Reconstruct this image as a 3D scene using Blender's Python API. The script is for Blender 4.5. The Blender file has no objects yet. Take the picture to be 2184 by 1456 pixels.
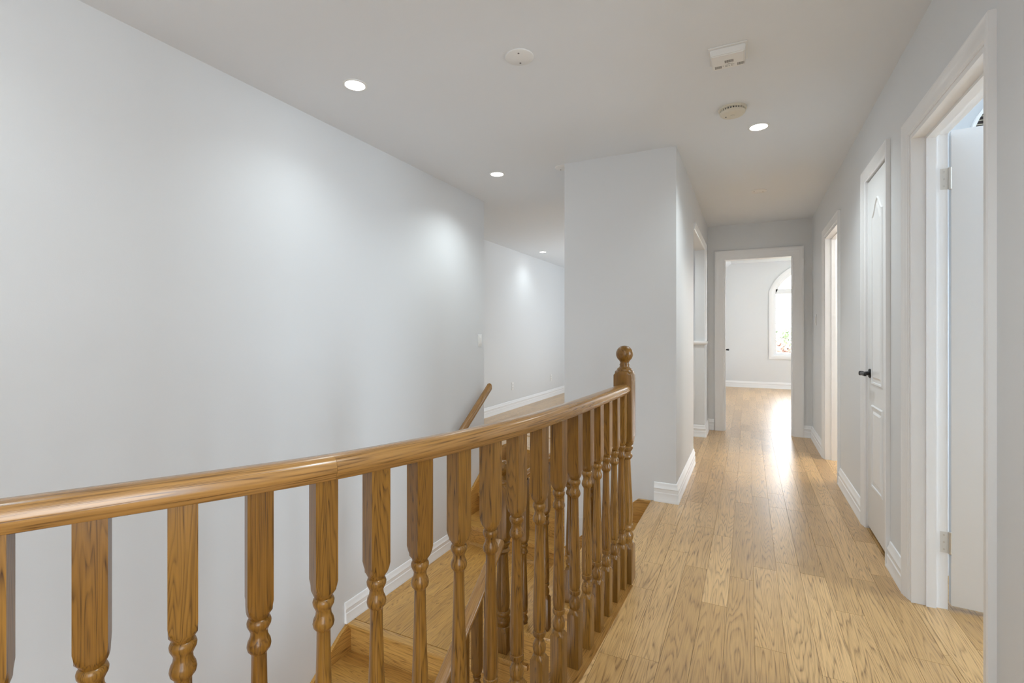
import bpy, bmesh, math, random
from mathutils import Vector
random.seed(7)
sc = bpy.context.scene
COL = sc.collection
PI = math.pi

# ------------------------------------------------------------ camera
CAMH = 1.163
cam = bpy.data.objects.new('camera', bpy.data.cameras.new('camera'))
COL.objects.link(cam)
cam.location = (0, 0, CAMH)
cam.rotation_euler = (PI / 2, 0, math.atan(505 / 1030))
cam.data.sensor_width = 36
cam.data.lens = 36 * 1030 / 2184
cam.data.shift_y = -18 / 2184
cam.data.clip_start = 0.02
sc.camera = cam

# ------------------------------------------------------------ world, daylight, exposure
w = bpy.data.worlds.new('world'); sc.world = w
w.use_nodes = True
bg = w.node_tree.nodes['Background']
bg.inputs[0].default_value = (0.93, 0.96, 1.0, 1)
bg.inputs[1].default_value = 8.0
sc.view_settings.view_transform = 'Standard'
sc.view_settings.look = 'None'
sc.view_settings.exposure = 0.66
sc.view_settings.gamma = 1
sc.cycles.max_bounces = 9
sc.cycles.diffuse_bounces = 6
sc.cycles.glossy_bounces = 3
sc.cycles.sample_clamp_indirect = 6
sc.cycles.use_adaptive_sampling = True
sc.cycles.adaptive_threshold = 0.07
sc.cycles.adaptive_min_samples = 16


def area(name, loc, direction, sx, sy, watts, col=(1, 1, 1)):
    l = bpy.data.lights.new(name, 'AREA')
    l.shape = 'RECTANGLE'; l.size = sx; l.size_y = sy
    l.energy = watts; l.color = col
    o = bpy.data.objects.new(name, l); COL.objects.link(o)
    o.location = loc
    o.rotation_euler = Vector(direction).to_track_quat('-Z', 'Y').to_euler()
    return o


DAY = (0.89, 0.955, 1.0)
# area lights added out of view, standing in for daylight
area('fill_bedroom', (3.2, 9.0, 1.5), (-1, 0, -0.05), 2.2, 1.6, 47, DAY)  # added on the unseen side wall to light the bedroom
area('fill_rear_right', (0.60, -0.9, 1.35), (-1, 0.0, 0.0), 1.1, 1.7, 30, DAY)  # added behind the camera to brighten the left wall; no doorway here
area('fill_family_room', (-0.75, 7.6, 1.4), (-1, 0, 0.25), 2.2, 1.8, 26, DAY)  # added behind the wall block to brighten the far room
area('daylight_side_room', (3.4, 2.28, 1.45), (-1, 0.0, 0), 0.6, 1.6, 50, (0.76, 0.89, 1.0))
area('fill_foyer', (-1.2, -2.35, -1.2), (0, 1, 0.1), 2.0, 2.0, 40, DAY)  # added on the lower level to light the stairwell

CEIL = 2.44
XR, XL = 0.632, -2.31
YE = 6.27

# ------------------------------------------------------------ materials
MATS = {}


def new_mat(name):
    m = bpy.data.materials.new(name); m.use_nodes = True
    MATS[name] = m
    nt = m.node_tree
    return m, nt, nt.nodes['Principled BSDF']


def paint(name, col, rough=0.6, bump=0.02, scale=260, spec=0.4):
    m, nt, b = new_mat(name)
    b.inputs['Base Color'].default_value = (*col, 1)
    b.inputs['Roughness'].default_value = rough
    b.inputs['Specular IOR Level'].default_value = spec
    if bump:
        tc = nt.nodes.new('ShaderNodeNewGeometry')
        n = nt.nodes.new('ShaderNodeTexNoise'); n.inputs['Scale'].default_value = scale
        n.inputs['Detail'].default_value = 3
        bp = nt.nodes.new('ShaderNodeBump'); bp.inputs['Strength'].default_value = bump
        bp.inputs['Distance'].default_value = 0.01
        nt.links.new(tc.outputs['Position'], n.inputs['Vector'])
        nt.links.new(n.outputs['Fac'], bp.inputs['Height'])
        nt.links.new(bp.outputs['Normal'], b.inputs['Normal'])
    return m


def oak(name, axis, light, base, dark, rough=0.32, coat=0.25, coord='Object', ring=26.0, across=7.0, along=0.55,
        line=0.75, vary=0.16, spec=0.5):
    """Oak with cathedral grain lines and fine pores; axis = grain direction."""
    m, nt, b = new_mat(name)
    N = nt.nodes.new; L = nt.links.new
    tc = N('ShaderNodeTexCoord')
    oi = N('ShaderNodeObjectInfo')
    ge = N('ShaderNodeNewGeometry')
    add = N('ShaderNodeMath'); add.operation = 'ADD'
    L(oi.outputs['Random'], add.inputs[0]); L(ge.outputs['Random Per Island'], add.inputs[1])
    rnd = N('ShaderNodeTexWhiteNoise'); rnd.noise_dimensions = '1D'
    L(add.outputs[0], rnd.inputs['W'])
    off = N('ShaderNodeVectorMath'); off.operation = 'MULTIPLY_ADD'
    off.inputs[1].default_value = (37, 41, 29)
    L(rnd.outputs['Color'], off.inputs[0]); L(tc.outputs[coord], off.inputs[2])
    sx = {'X': (along, across, across), 'Y': (across, along, across), 'Z': (across, across, along)}[axis]
    mul = N('ShaderNodeVectorMath'); mul.operation = 'MULTIPLY'; mul.inputs[1].default_value = sx
    L(off.outputs[0], mul.inputs[0])
    n1 = N('ShaderNodeTexNoise'); n1.inputs['Scale'].default_value = 1.0; n1.inputs['Detail'].default_value = 2.2
    n1.inputs['Roughness'].default_value = 0.45; n1.inputs['Distortion'].default_value = 0.25
    L(mul.outputs[0], n1.inputs['Vector'])
    fr = N('ShaderNodeMath'); fr.operation = 'MULTIPLY'; fr.inputs[1].default_value = ring
    L(n1.outputs['Fac'], fr.inputs[0])
    sn = N('ShaderNodeMath'); sn.operation = 'FRACT'; L(fr.outputs[0], sn.inputs[0])
    rp = N('ShaderNodeValToRGB')
    rp.color_ramp.elements[0].position = 0.0; rp.color_ramp.elements[0].color = (1, 1, 1, 1)
    rp.color_ramp.elements[1].position = 1.0; rp.color_ramp.elements[1].color = (0.9, 0.9, 0.9, 1)
    e = rp.color_ramp.elements.new(0.18); e.color = (0.45, 0.45, 0.45, 1)
    e = rp.color_ramp.elements.new(0.5); e.color = (0.0, 0.0, 0.0, 1)
    e = rp.color_ramp.elements.new(0.86); e.color = (0.12, 0.12, 0.12, 1)
    L(sn.outputs[0], rp.inputs['Fac'])
    k = 260.0; ka = 9.0
    sp = {'X': (ka, k, k), 'Y': (k, ka, k), 'Z': (k, k, ka)}[axis]
    mul2 = N('ShaderNodeVectorMath'); mul2.operation = 'MULTIPLY'; mul2.inputs[1].default_value = sp
    L(off.outputs[0], mul2.inputs[0])
    n2 = N('ShaderNodeTexNoise'); n2.inputs['Scale'].default_value = 1.0; n2.inputs['Detail'].default_value = 2.5
    L(mul2.outputs[0], n2.inputs['Vector'])
    por = N('ShaderNodeMapRange'); por.inputs['From Min'].default_value = 0.42; por.inputs['From Max'].default_value = 0.72
    L(n2.outputs['Fac'], por.inputs['Value'])
    # pores concentrate on the ring lines
    lin = N('ShaderNodeMath'); lin.operation = 'MULTIPLY'
    sc2 = N('ShaderNodeMath'); sc2.operation = 'MULTIPLY_ADD'; sc2.inputs[1].default_value = 0.75; sc2.inputs[2].default_value = 0.45
    L(por.outputs[0], sc2.inputs[0]); L(rp.outputs['Color'], lin.inputs[0]); L(sc2.outputs[0], lin.inputs[1])
    fin = N('ShaderNodeMath'); fin.operation = 'MULTIPLY_ADD'; fin.inputs[1].default_value = line
    fin.use_clamp = True
    po2 = N('ShaderNodeMath'); po2.operation = 'MULTIPLY'; po2.inputs[1].default_value = 0.26
    L(por.outputs[0], po2.inputs[0]); L(lin.outputs[0], fin.inputs[0]); L(po2.outputs[0], fin.inputs[2])
    # tone of the single board
    tone = N('ShaderNodeMix'); tone.data_type = 'RGBA'
    tone.inputs[6].default_value = (*base, 1); tone.inputs[7].default_value = (*light, 1)
    L(rnd.outputs['Value'], tone.inputs[0])
    mx = N('ShaderNodeMix'); mx.data_type = 'RGBA'; mx.inputs[7].default_value = (*dark, 1)
    L(fin.outputs[0], mx.inputs[0]); L(tone.outputs[2], mx.inputs[6])
    # large soft variation along the board
    n3 = N('ShaderNodeTexNoise'); n3.inputs['Scale'].default_value = 0.6; n3.inputs['Detail'].default_value = 1
    L(mul.outputs[0], n3.inputs['Vector'])
    hs = N('ShaderNodeHueSaturation')
    mr = N('ShaderNodeMapRange'); mr.inputs['To Min'].default_value = 1 - vary; mr.inputs['To Max'].default_value = 1 + vary
    L(n3.outputs['Fac'], mr.inputs['Value']); L(mr.outputs[0], hs.inputs['Value']); L(mx.outputs[2], hs.inputs['Color'])
    L(hs.outputs['Color'], b.inputs['Base Color'])
    b.inputs['Roughness'].default_value = rough
    b.inputs['Specular IOR Level'].default_value = spec
    b.inputs['Coat Weight'].default_value = coat
    b.inputs['Coat Roughness'].default_value = 0.30 if coat > 0.6 else 0.24
    bp = N('ShaderNodeBump'); bp.inputs['Strength'].default_value = 0.12; bp.inputs['Distance'].default_value = 0.002
    bp.invert = True
    L(fin.outputs[0], bp.inputs['Height']); L(bp.outputs['Normal'], b.inputs['Normal'])
    return m


WALL = paint('wall_paint', (0.755, 0.77, 0.785), 0.55, 0.03)
CEILM = paint('ceiling_paint', (0.80, 0.83, 0.865), 0.8, 0.03, 180)
TRIM = paint('white_trim_paint', (0.90, 0.905, 0.915), 0.3, 0)
DOORM = paint('white_door_paint', (0.88, 0.89, 0.90), 0.38, 0)
PLATE = paint('white_plastic', (0.84, 0.84, 0.83), 0.4, 0)
CREAM = paint('aged_cream_plastic', (0.74, 0.695, 0.59), 0.45, 0)
BLACK = paint('black_metal', (0.012, 0.012, 0.014), 0.35, 0)
GREYP = paint('grey_print', (0.16, 0.16, 0.16), 0.6, 0)
SCREW = paint('dark_screw', (0.14, 0.12, 0.12), 0.4, 0)
NICKEL = paint('satin_nickel', (0.62, 0.60, 0.56), 0.32, 0); NICKEL.node_tree.nodes['Principled BSDF'].inputs['Metallic'].default_value = 0.8
HINGE = paint('pale_hinge', (0.74, 0.73, 0.70), 0.4, 0)
SLATM = paint('beige_slat', (0.50, 0.46, 0.37), 0.6, 0)
BARK = paint('bark', (0.12, 0.08, 0.05), 0.9, 0)
LEAFG = paint('leaf_green', (0.17, 0.22, 0.11), 0.7, 0)
LEAFR = paint('leaf_red', (0.27, 0.16, 0.12), 0.7, 0)

HONEY_L, HONEY, HONEY_D = (0.275, 0.132, 0.022), (0.20, 0.088, 0.011), (0.040, 0.014, 0.002)
OAKZ = oak('stair_oak_vertical', 'Z', HONEY_L, HONEY, HONEY_D, ring=26, across=22, along=1.3, line=0.7, vary=0.2, spec=0.32)
TREAD_L, TREAD, TREAD_D = (0.68, 0.39, 0.11), (0.57, 0.31, 0.075), (0.16, 0.066, 0.014)
OAKX = oak('stair_oak_x', 'X', TREAD_L, TREAD, TREAD_D, ring=22, across=12, along=0.9, line=0.65)
OAKY = oak('stair_oak_y', 'Y', TREAD_L, TREAD, TREAD_D, ring=22, across=12, along=0.9, line=0.65)
OAKU = oak('stair_oak_rail', 'X', (0.40, 0.205, 0.056), (0.32, 0.155, 0.036), (0.085, 0.032, 0.006), coord='UV', ring=30, across=22, along=0.6, line=0.75,
           rough=0.25, coat=0.5)
FLOORM = oak('floor_oak', 'Y', (0.72, 0.457, 0.197), (0.53, 0.314, 0.113), (0.20, 0.098, 0.025), rough=0.40, coat=0.8, ring=32, across=11,
             along=0.62, line=0.85, vary=0.10)

m, nt, b = new_mat('lamp_lens')
b.inputs['Base Color'].default_value = (1, 1, 1, 1)
b.inputs['Emission Color'].default_value = (1, 0.985, 0.96, 1)
b.inputs['Emission Strength'].default_value = 14
LENS = m
m, nt, b = new_mat('window_glass')
b.inputs['Base Color'].default_value = (0.97, 0.98, 1, 1)
b.inputs['Roughness'].default_value = 0.0
b.inputs['Transmission Weight'].default_value = 1.0
b.inputs['IOR'].default_value = 1.05
GLASS = m


# ------------------------------------------------------------ mesh helpers
def link(name, me, mat, parent=None, smooth=None):
    o = bpy.data.objects.new(name, me)
    COL.objects.link(o)
    if mat is not None and not me.materials:
        me.materials.append(mat)
    if smooth is not None:
        for p in me.polygons:
            p.use_smooth = True
        me.set_sharp_from_angle(angle=math.radians(smooth))
    if parent is not None:
        o.parent = parent
    return o


def tag(o, label, cat, kind=None, group=None):
    o['label'] = label
    o['category'] = cat
    if kind: o['kind'] = kind
    if group: o['group'] = group
    return o


def empty(name, loc=(0, 0, 0)):
    o = bpy.data.objects.new(name, None)
    COL.objects.link(o)
    o.location = loc
    o.empty_display_size = 0.1
    return o


def from_bm(name, bm, mat, parent=None, smooth=None):
    bmesh.ops.recalc_face_normals(bm, faces=bm.faces)
    me = bpy.data.meshes.new(name)
    bm.to_mesh(me); bm.free()
    return link(name, me, mat, parent, smooth)


def add_box(bm, x0, x1, y0, y1, z0, z1):
    v = [bm.verts.new(p) for p in ((x0, y0, z0), (x1, y0, z0), (x1, y1, z0), (x0, y1, z0),
                                   (x0, y0, z1), (x1, y0, z1), (x1, y1, z1), (x0, y1, z1))]
    for f in ((0, 3, 2, 1), (4, 5, 6, 7), (0, 1, 5, 4), (1, 2, 6, 5), (2, 3, 7, 6), (3, 0, 4, 7)):
        bm.faces.new([v[i] for i in f])


def box(name, mat, x0, x1, y0, y1, z0, z1, parent=None, bevel=0.0):
    bm = bmesh.new()
    add_box(bm, x0, x1, y0, y1, z0, z1)
    if bevel:
        bmesh.ops.bevel(bm, geom=bm.edges[:], offset=bevel, segments=2, profile=0.6, affect='EDGES')
    return from_bm(name, bm, mat, parent, 40 if bevel else None)


def boxes(name, mat, lst, parent=None):
    bm = bmesh.new()
    for a in lst:
        add_box(bm, *a)
    return from_bm(name, bm, mat, parent)


def prism(name, mat, pts, z0, z1, parent=None):
    """pts: xy polygon (may be concave), extruded z0..z1"""
    bm = bmesh.new()
    lo = [bm.verts.new((x, y, z0)) for x, y in pts]
    hi = [bm.verts.new((x, y, z1)) for x, y in pts]
    n = len(pts)
    for i in range(n):
        j = (i + 1) % n
        bm.faces.new((lo[i], lo[j], hi[j], hi[i]))
    f1 = bm.faces.new(hi); f2 = bm.faces.new(lo[::-1])
    bm.normal_update()
    bmesh.ops.triangulate(bm, faces=[f1, f2])
    return from_bm(name, bm, mat, parent)


def extrude_poly(name, mat, pts3, d, parent=None):
    """planar polygon of 3D points extruded by vector d"""
    bm = bmesh.new()
    d = Vector(d)
    lo = [bm.verts.new(p) for p in pts3]
    hi = [bm.verts.new(Vector(p) + d) for p in pts3]
    n = len(pts3)
    for i in range(n):
        j = (i + 1) % n
        bm.faces.new((lo[i], lo[j], hi[j], hi[i]))
    f1 = bm.faces.new(hi); f2 = bm.faces.new(lo[::-1])
    bm.normal_update()
    bmesh.ops.triangulate(bm, faces=[f1, f2])
    return from_bm(name, bm, mat, parent)


def sweep(name, mat, path, prof, normal=(0, 0, 1), parent=None, closed=False, smooth=40, miter=True):
    """sweep profile [(a,b)] along path: a to the side (tangent x normal), b along normal; UV in metres"""
    P = [Vector(p) for p in path]
    nrm = Vector(normal).normalized()
    n = len(P); k = len(prof)
    bm = bmesh.new()
    uv = bm.loops.layers.uv.new('UVMap')
    rings = []; cum = [0.0]
    for i in range(1, n):
        cum.append(cum[-1] + (P[i] - P[i - 1]).length)
    for i in range(n):
        if closed:
            t0 = (P[i] - P[i - 1]).normalized(); t1 = (P[(i + 1) % n] - P[i]).normalized()
        else:
            t0 = (P[i] - P[i - 1]).normalized() if i > 0 else None
            t1 = (P[i + 1] - P[i]).normalized() if i < n - 1 else None
            if t0 is None: t0 = t1
            if t1 is None: t1 = t0
        s0 = t0.cross(nrm).normalized(); s1 = t1.cross(nrm).normalized()
        s = (s0 + s1).normalized()
        sc_ = 1.0 / max(0.3, s.dot(s0)) if miter else 1.0
        rings.append([bm.verts.new(P[i] + s * (a * sc_) + nrm * b_) for a, b_ in prof])
    pl = [0.0]
    for j in range(1, k + 1):
        a = prof[j - 1]; c = prof[j % k]
        pl.append(pl[-1] + math.hypot(a[0] - c[0], a[1] - c[1]))
    segs = n if closed else n - 1
    for i in range(segs):
        i2 = (i + 1) % n
        u0 = cum[i]; u1 = cum[i2] if i2 > i else cum[i] + (P[0] - P[i]).length
        for j in range(k):
            j2 = (j + 1) % k
            f = bm.faces.new((rings[i][j], rings[i2][j], rings[i2][j2], rings[i][j2]))
            for lp, q in zip(f.loops, ((u0, pl[j]), (u1, pl[j]), (u1, pl[j + 1]), (u0, pl[j + 1]))):
                lp[uv].uv = q
    if not closed:
        bm.faces.new(rings[0][::-1]); bm.faces.new(rings[-1])
    return from_bm(name, bm, mat, parent, smooth)


def turned(name, mat, prof, half=None, parent=None, seg=24, loc=(0, 0, 0), rotz=0, smooth=38):
    """lathe; where half is given the section is the circle clipped by a square of that half width"""
    bm = bmesh.new()
    rings = []
    for z, r in prof:
        ring = []
        for i in range(seg):
            t = 2 * PI * i / seg
            rr = r
            if half is not None:
                rr = min(r, half / max(abs(math.cos(t)), abs(math.sin(t))))
            ring.append(bm.verts.new((rr * math.cos(t), rr * math.sin(t), z)))
        rings.append(ring)
    for a, c in zip(rings, rings[1:]):
        for i in range(seg):
            j = (i + 1) % seg
            bm.faces.new((a[i], a[j], c[j], c[i]))
    bm.faces.new(rings[0][::-1]); bm.faces.new(rings[-1])
    o = from_bm(name, bm, mat, parent, smooth)
    o.location = loc; o.rotation_euler = (0, 0, rotz)
    return o


def disc_down(name, mat, prof, loc, parent=None, seg=40):
    """lathe for ceiling things: prof [(drop, radius)], drop below the ceiling"""
    return turned(name, mat, [(-d, r) for d, r in prof], None, parent, seg, loc)


# ------------------------------------------------------------ setting: walls
def wall(name, boxlist, label, mat=WALL):
    o = boxes(name, mat, boxlist)
    return tag(o, label, 'wall', 'structure')


LOW = -2.75
wall('wall_left_return', [(-3.37, -2.43, 3.98, 4.093, LOW, CEIL)], 'short return wall behind the end of the left wall')
wall('wall_left', [(-2.43, XL, -2.5, 4.093, LOW, CEIL)],
     'long plain grey-white wall along the left side of the stairwell')
wall('wall_column', [(-1.25, -0.444, 3.45, 4.59, LOW, CEIL), (XL, -1.25, 3.72, 3.80, LOW, -0.76), (-0.444, XR, 3.45, 3.55, LOW, -0.25)], 'grey wall block between the stairs and the hallway')
wall('wall_hall_left', [(-0.544, -0.444, 5.79, YE, -0.25, CEIL), (-0.544, -0.444, 4.59, 5.79, 2.09, CEIL),
                        ], 'short hallway wall with a wide opening beside the bedroom door')
# half wall beyond the opening
hw = empty('wall_half', (-0.9, 5.84, 0))
tag(hw, 'low white half wall with moulded cap inside the hallway opening', 'wall', 'structure')
hwm = boxes('half_wall_body', WALL, [(-1.6, -0.545, 5.792, 5.90, 0, 1.03)], hw)
hwm.matrix_parent_inverse = hw.matrix_world.inverted(); hwm.location = (0.9, -5.84, 0)
cap = sweep('half_wall_cap', TRIM, [(-1.6, 5.79, 1.03), (-0.441, 5.79, 1.03), (-0.441, 5.90, 1.03)],
            [(-0.09, 0), (0.008, 0), (0.02, 0.012), (0.026, 0.03), (0.022, 0.042), (-0.09, 0.042)], parent=hw)
cap.location = (0.9, -5.84, 0)

OPEN_R = [(1.90, 2.65, 2.02), (3.045, 3.525, 2.065), (4.50, 5.275, 2.045)]
segs = []
y = -2.5
for (a, b_, zt) in OPEN_R:
    segs.append((XR, 0.752, y, a, LOW if y < 0 else -0.25, CEIL))
    segs.append((XR, 0.752, a, b_, zt, CEIL))
    y = b_
segs.append((XR, 0.752, y, YE, -0.25, CEIL))
segs.append((XR, 0.752, 1.9, YE, LOW, -0.25))
wall('wall_right', segs, 'long white hallway wall with three doorways on the right')
DX0, DX1, DZ = -0.275, 0.46, 2.045
wall('wall_end', [(-0.62, DX0, YE, YE + 0.12, -0.25, CEIL + 0.3), (DX1, 3.4, YE, YE + 0.12, -0.25, CEIL + 0.3),
                  (DX0, DX1, YE, YE + 0.12, DZ, CEIL + 0.3)], 'end wall of the hallway around the bedroom doorway')
wall('wall_back', [(XL, XR, -2.6, -2.5, LOW, CEIL)],
     'plain wall behind the viewer')
# family room behind the stairs
wall('wall_family_room', [(-3.37, -3.25, 4.093, 9.3, -0.25, CEIL), (-3.37, -0.62, 9.3, 9.42, -0.25, CEIL),
                          (-0.62, -0.50, YE + 0.12, 9.42, -0.25, CEIL + 0.3)], 'bright white walls of the room beyond the stairs')
# bedroom
BW = 11.5
BC = 2.66
AX, AZ, AR = 1.22, 1.75, 0.80      # arch centre and radius of the opening
WX0, WX1, WZ0 = AX - 0.755, AX + 0.755, 0.70
bl = [(-0.62, WX0, BW, BW + 0.16, -0.25, BC + 0.2), (WX1, 3.4, BW, BW + 0.16, -0.25, BC + 0.2), (WX0, WX1, BW, BW + 0.16, -0.25, WZ0)]
o = boxes('wall_bedroom', WALL, bl + [(-0.62, -0.5, 9.42, BW, -0.25, BC), (3.3, 3.4, YE + 0.12, BW, -0.25, BC)])
tag(o, 'white bedroom walls seen through the end doorway', 'wall', 'structure')


def arch_z(x, r):
    return AZ + math.sqrt(max(0.0, r * r - (x - AX) ** 2))


bm = bmesh.new()
NA = 24
for i in range(NA):
    xa = WX0 + (WX1 - WX0) * i / NA; xb = WX0 + (WX1 - WX0) * (i + 1) / NA
    za, zb = arch_z(xa, AR), arch_z(xb, AR)
    v = [bm.verts.new(p) for p in ((xa, BW, za), (xb, BW, zb), (xb, BW, BC + 0.2), (xa, BW, BC + 0.2),
                                   (xa, BW + 0.16, za), (xb, BW + 0.16, zb), (xb, BW + 0.16, BC + 0.2), (xa, BW + 0.16, BC + 0.2))]
    for f in ((0, 1, 2, 3), (7, 6, 5, 4), (0, 4, 5, 1)):
        bm.faces.new([v[k] for k in f])
from_bm('arch_header', bm, WALL, o)
# side room (behind the near doorway) and bathroom
wall('wall_side_room', [(0.752, 3.6, 3.0, 3.05, -0.25, CEIL), (3.5, 3.6, -0.6, 3.0, -0.25, CEIL), (0.752, 3.6, -0.7, -0.6, -0.25, CEIL)],
     'pale walls of the room behind the nearest doorway')
wall('wall_bathroom', [(0.752, 1.4, 3.56, 3.62, -0.25, CEIL), (1.35, 1.4, 3.05, 3.56, -0.25, CEIL), (0.752, 1.4, 3.05, 3.56, -0.25, -0.006), (0.752, 2.4, 4.2, 4.3, -0.25, CEIL), (2.4, 2.5, 4.2, YE, -0.25, CEIL)],
     'warm lit walls of the room behind the far right doorway')
# ceilings
o = boxes('ceiling', CEILM, [(-3.37, 0.752, -2.6, YE, CEIL, CEIL + 0.2), (-3.37, -0.62, YE, 9.42, CEIL, CEIL + 0.2),
                             (0.752, 3.6, -0.7, YE, CEIL, CEIL + 0.2)])
tag(o, 'flat pale grey ceiling over the stairs and hallway', 'ceiling', 'structure')
# bedroom ceiling with a sloped edge on its left side
o = extrude_poly('ceiling_bedroom', CEILM, [(-0.5, YE + 0.12, 2.56), (-0.34, YE + 0.12, BC), (3.4, YE + 0.12, BC), (3.4, YE + 0.12, BC + 0.15),
                                            (-0.62, YE + 0.12, BC + 0.15), (-0.62, YE + 0.12, 2.56)], (0, BW - YE - 0.12, 0))
tag(o, 'white bedroom ceiling with a bevelled edge', 'ceiling', 'structure')

# ------------------------------------------------------------ guard rail path (near lower edge of the rail)
ctrl = [(-0.490, 2.24), (-0.500, 1.95), (-0.510, 1.70), (-0.524, 1.47), (-0.548, 1.24), (-0.594, 1.01), (-0.652, 0.82), (-0.712, 0.665),
        (-0.800, 0.50), (-0.915, 0.305), (-1.035, 0.10), (-1.155, -0.105), (-1.275, -0.31)]


def catmull(P, n=10):
    out = []
    for i in range(len(P) - 1):
        p0 = P[max(0, i - 1)]; p1 = P[i]; p2 = P[i + 1]; p3 = P[min(len(P) - 1, i + 2)]
        for k in range(n):
            t = k / n
            q = []
            for a in range(2):
                q.append(0.5 * (2 * p1[a] + (p2[a] - p0[a]) * t + (2 * p0[a] - 5 * p1[a] + 4 * p2[a] - p3[a]) * t * t
                                + (3 * p1[a] - p0[a] - 3 * p2[a] + p3[a]) * t ** 3))
            out.append(tuple(q))
    out.append(P[-1])
    return out


EDGE = catmull(ctrl)


def offset_path(P, d):
    """shift to the stairwell side by d"""
    out = []
    for i in range(len(P)):
        a = P[max(0, i - 1)]; c = P[min(len(P) - 1, i + 1)]
        tx, ty = c[0] - a[0], c[1] - a[1]
        l = math.hypot(tx, ty); tx /= l; ty /= l
        # path runs toward -Y; its right-hand side is -X
        out.append((P[i][0] + ty * d, P[i][1] - tx * d))
    return out


CENTRE = offset_path(EDGE, 0.031)


def walk(P, step, start):
    """points with tangent angle at arc lengths start, start+step, ..."""
    res = []; s = 0.0; nxt = start
    for a, c in zip(P, P[1:]):
        l = math.hypot(c[0] - a[0], c[1] - a[1])
        while nxt <= s + l:
            t = (nxt - s) / l
            res.append((a[0] + (c[0] - a[0]) * t, a[1] + (c[1] - a[1]) * t, math.atan2(c[1] - a[1], c[0] - a[0])))
            nxt += step
        s += l
    return res


# ------------------------------------------------------------ floor
FX = -0.585                                   # edge of the hall floor at the top of the stairs
lip = offset_path(EDGE, 0.095)
slab = [(0.752, -2.5), (0.752, YE + 0.12), (-0.444, YE + 0.12), (-0.444, 3.45), (FX, 3.45), (FX, 2.24)] + lip[6:] + [(-1.36, -0.45), (XL, -0.45), (XL, -2.5)]
floor = prism('floor', FLOORM, slab, -0.25, -0.006)
tag(floor, 'light oak strip floor running down the hallway', 'floor', 'structure')
others = [(-0.5, 3.3, YE + 0.12, BW, -0.25, -0.006), (0.752, 3.5, -0.6, 3.0, -0.25, -0.006), (0.752, 2.4, 4.3, YE, -0.25, -0.006)]
boxes('subfloor', FLOORM, others, floor)
PW = 0.102


def plank_mesh(name, x0, x1, y0, y1):
    g = 0.0005
    bm = bmesh.new()
    add_box(bm, x0 + g, x1 - g, y0 + g, y1 - g, -0.012, 0.0)
    return bm


def left_limit(y0, y1):
    if y1 > 3.46 and y0 < 3.44: return -9
    if y0 >= 3.44: return -0.444
    if y1 > 2.2: return FX + 0.004
    ys = [y0 + (y1 - y0) * k / 6 for k in range(7)]
    lim = -9
    for yy in ys:
        for a, c in zip(EDGE, EDGE[1:]):
            if (a[1] - yy) * (c[1] - yy) <= 0:
                lim = max(lim, a[0] - 0.0)
    return lim


def rows(x0, x1, y0, y1, seed):
    r = random.Random(seed)
    out = []
    nx = int(math.ceil((x1 - x0) / PW))
    for i in range(nx):
        xa = x1 - (i + 1) * PW; xb = x1 - i * PW
        xa = max(xa, x0)
        y = y0 - r.random() * 0.7
        while y < y1:
            l = r.choice([0.32, 0.45, 0.55, 0.7, 0.85, 1.0, 1.15]) * r.uniform(0.9, 1.1)
            a, b_ = max(y, y0), min(y + l, y1)
            if b_ - a > 0.03:
                out.append((xa, xb, a, b_))
            y += l
    return out


far_bm = bmesh.new()


def lay(lst, single, clip=False):
    for (xa, xb, ya, yb) in lst:
        if clip:
            parts = []
            cuts = [ya] + [c for c in (2.24, 3.45) if ya < c < yb and xa < -0.40] + [yb]
            for a, b_ in zip(cuts, cuts[1:]):
                lim = left_limit(a, b_)
                if xb - max(xa, lim) > 0.006:
                    parts.append((max(xa, lim), xb, a, b_))
        else:
            parts = [(xa, xb, ya, yb)]
        for p in parts:
            if single and p[3] > 1.25:
                from_bm('plank', plank_mesh('plank', *p), FLOORM, floor)
            else:
                add_box(far_bm, p[0] + 0.0005, p[1] - 0.0005, p[2] + 0.0005, p[3] - 0.0005, -0.012, 0.0)


lay(rows(FX, XR, -0.4, YE + 0.12, 3), True, True)
lay(rows(-0.5, 1.13, YE + 0.12, BW, 5), True)
lay(rows(1.13, 3.3, YE + 0.12, BW, 6), False)
lay(rows(XR, 3.5, 1.9, 2.65, 8)[0:0], False)
for (xa, xb, ya, yb) in rows(XR, 3.5, -0.6, 3.0, 9):
    if xb > 0.76:
        add_box(far_bm, max(xa, 0.752) + 0.0005, xb - 0.0005, ya + 0.0005, yb - 0.0005, -0.012, 0)
for (a, c, zt) in OPEN_R:
    for (xa, xb, ya, yb) in rows(XR, 0.752, a, c, int(a * 10)):
        add_box(far_bm, xa + 0.0005, xb - 0.0005, ya + 0.0005, yb - 0.0005, -0.012, 0)
for (xa, xb, ya, yb) in rows(XL, XR, -2.5, -0.45, 12):
    add_box(far_bm, xa + 0.0005, xb - 0.0005, ya + 0.0005, yb - 0.0005, -0.012, 0)
for (xa, xb, ya, yb) in rows(0.752, 2.4, 4.3, YE, 13):
    add_box(far_bm, xa + 0.0005, xb - 0.0005, ya + 0.0005, yb - 0.0005, -0.012, 0)
fo = from_bm('planks', far_bm, FLOORM, floor); fo['kind'] = 'stuff'

# edge board under the balusters
sweep('edge_board', OAKU, [(x, y, 0) for x, y in [(-0.490, 2.24)] + EDGE[1:]],
      [(-0.012, -0.03), (-0.012, 0.003), (0.085, 0.003), (0.097, -0.004), (0.099, -0.016), (0.093, -0.03)], parent=floor)
box('edge_board', FLOORM, FX - 0.025, FX + 0.07, 2.24, 3.45, -0.03, 0.001, floor, 0.003)
# lower foyer floor
o = box('floor_foyer', FLOORM, XL, XR, -2.5, 3.45, LOW - 0.1, LOW)
tag(o, 'oak floor of the level below the stairs', 'floor', 'structure')
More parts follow.
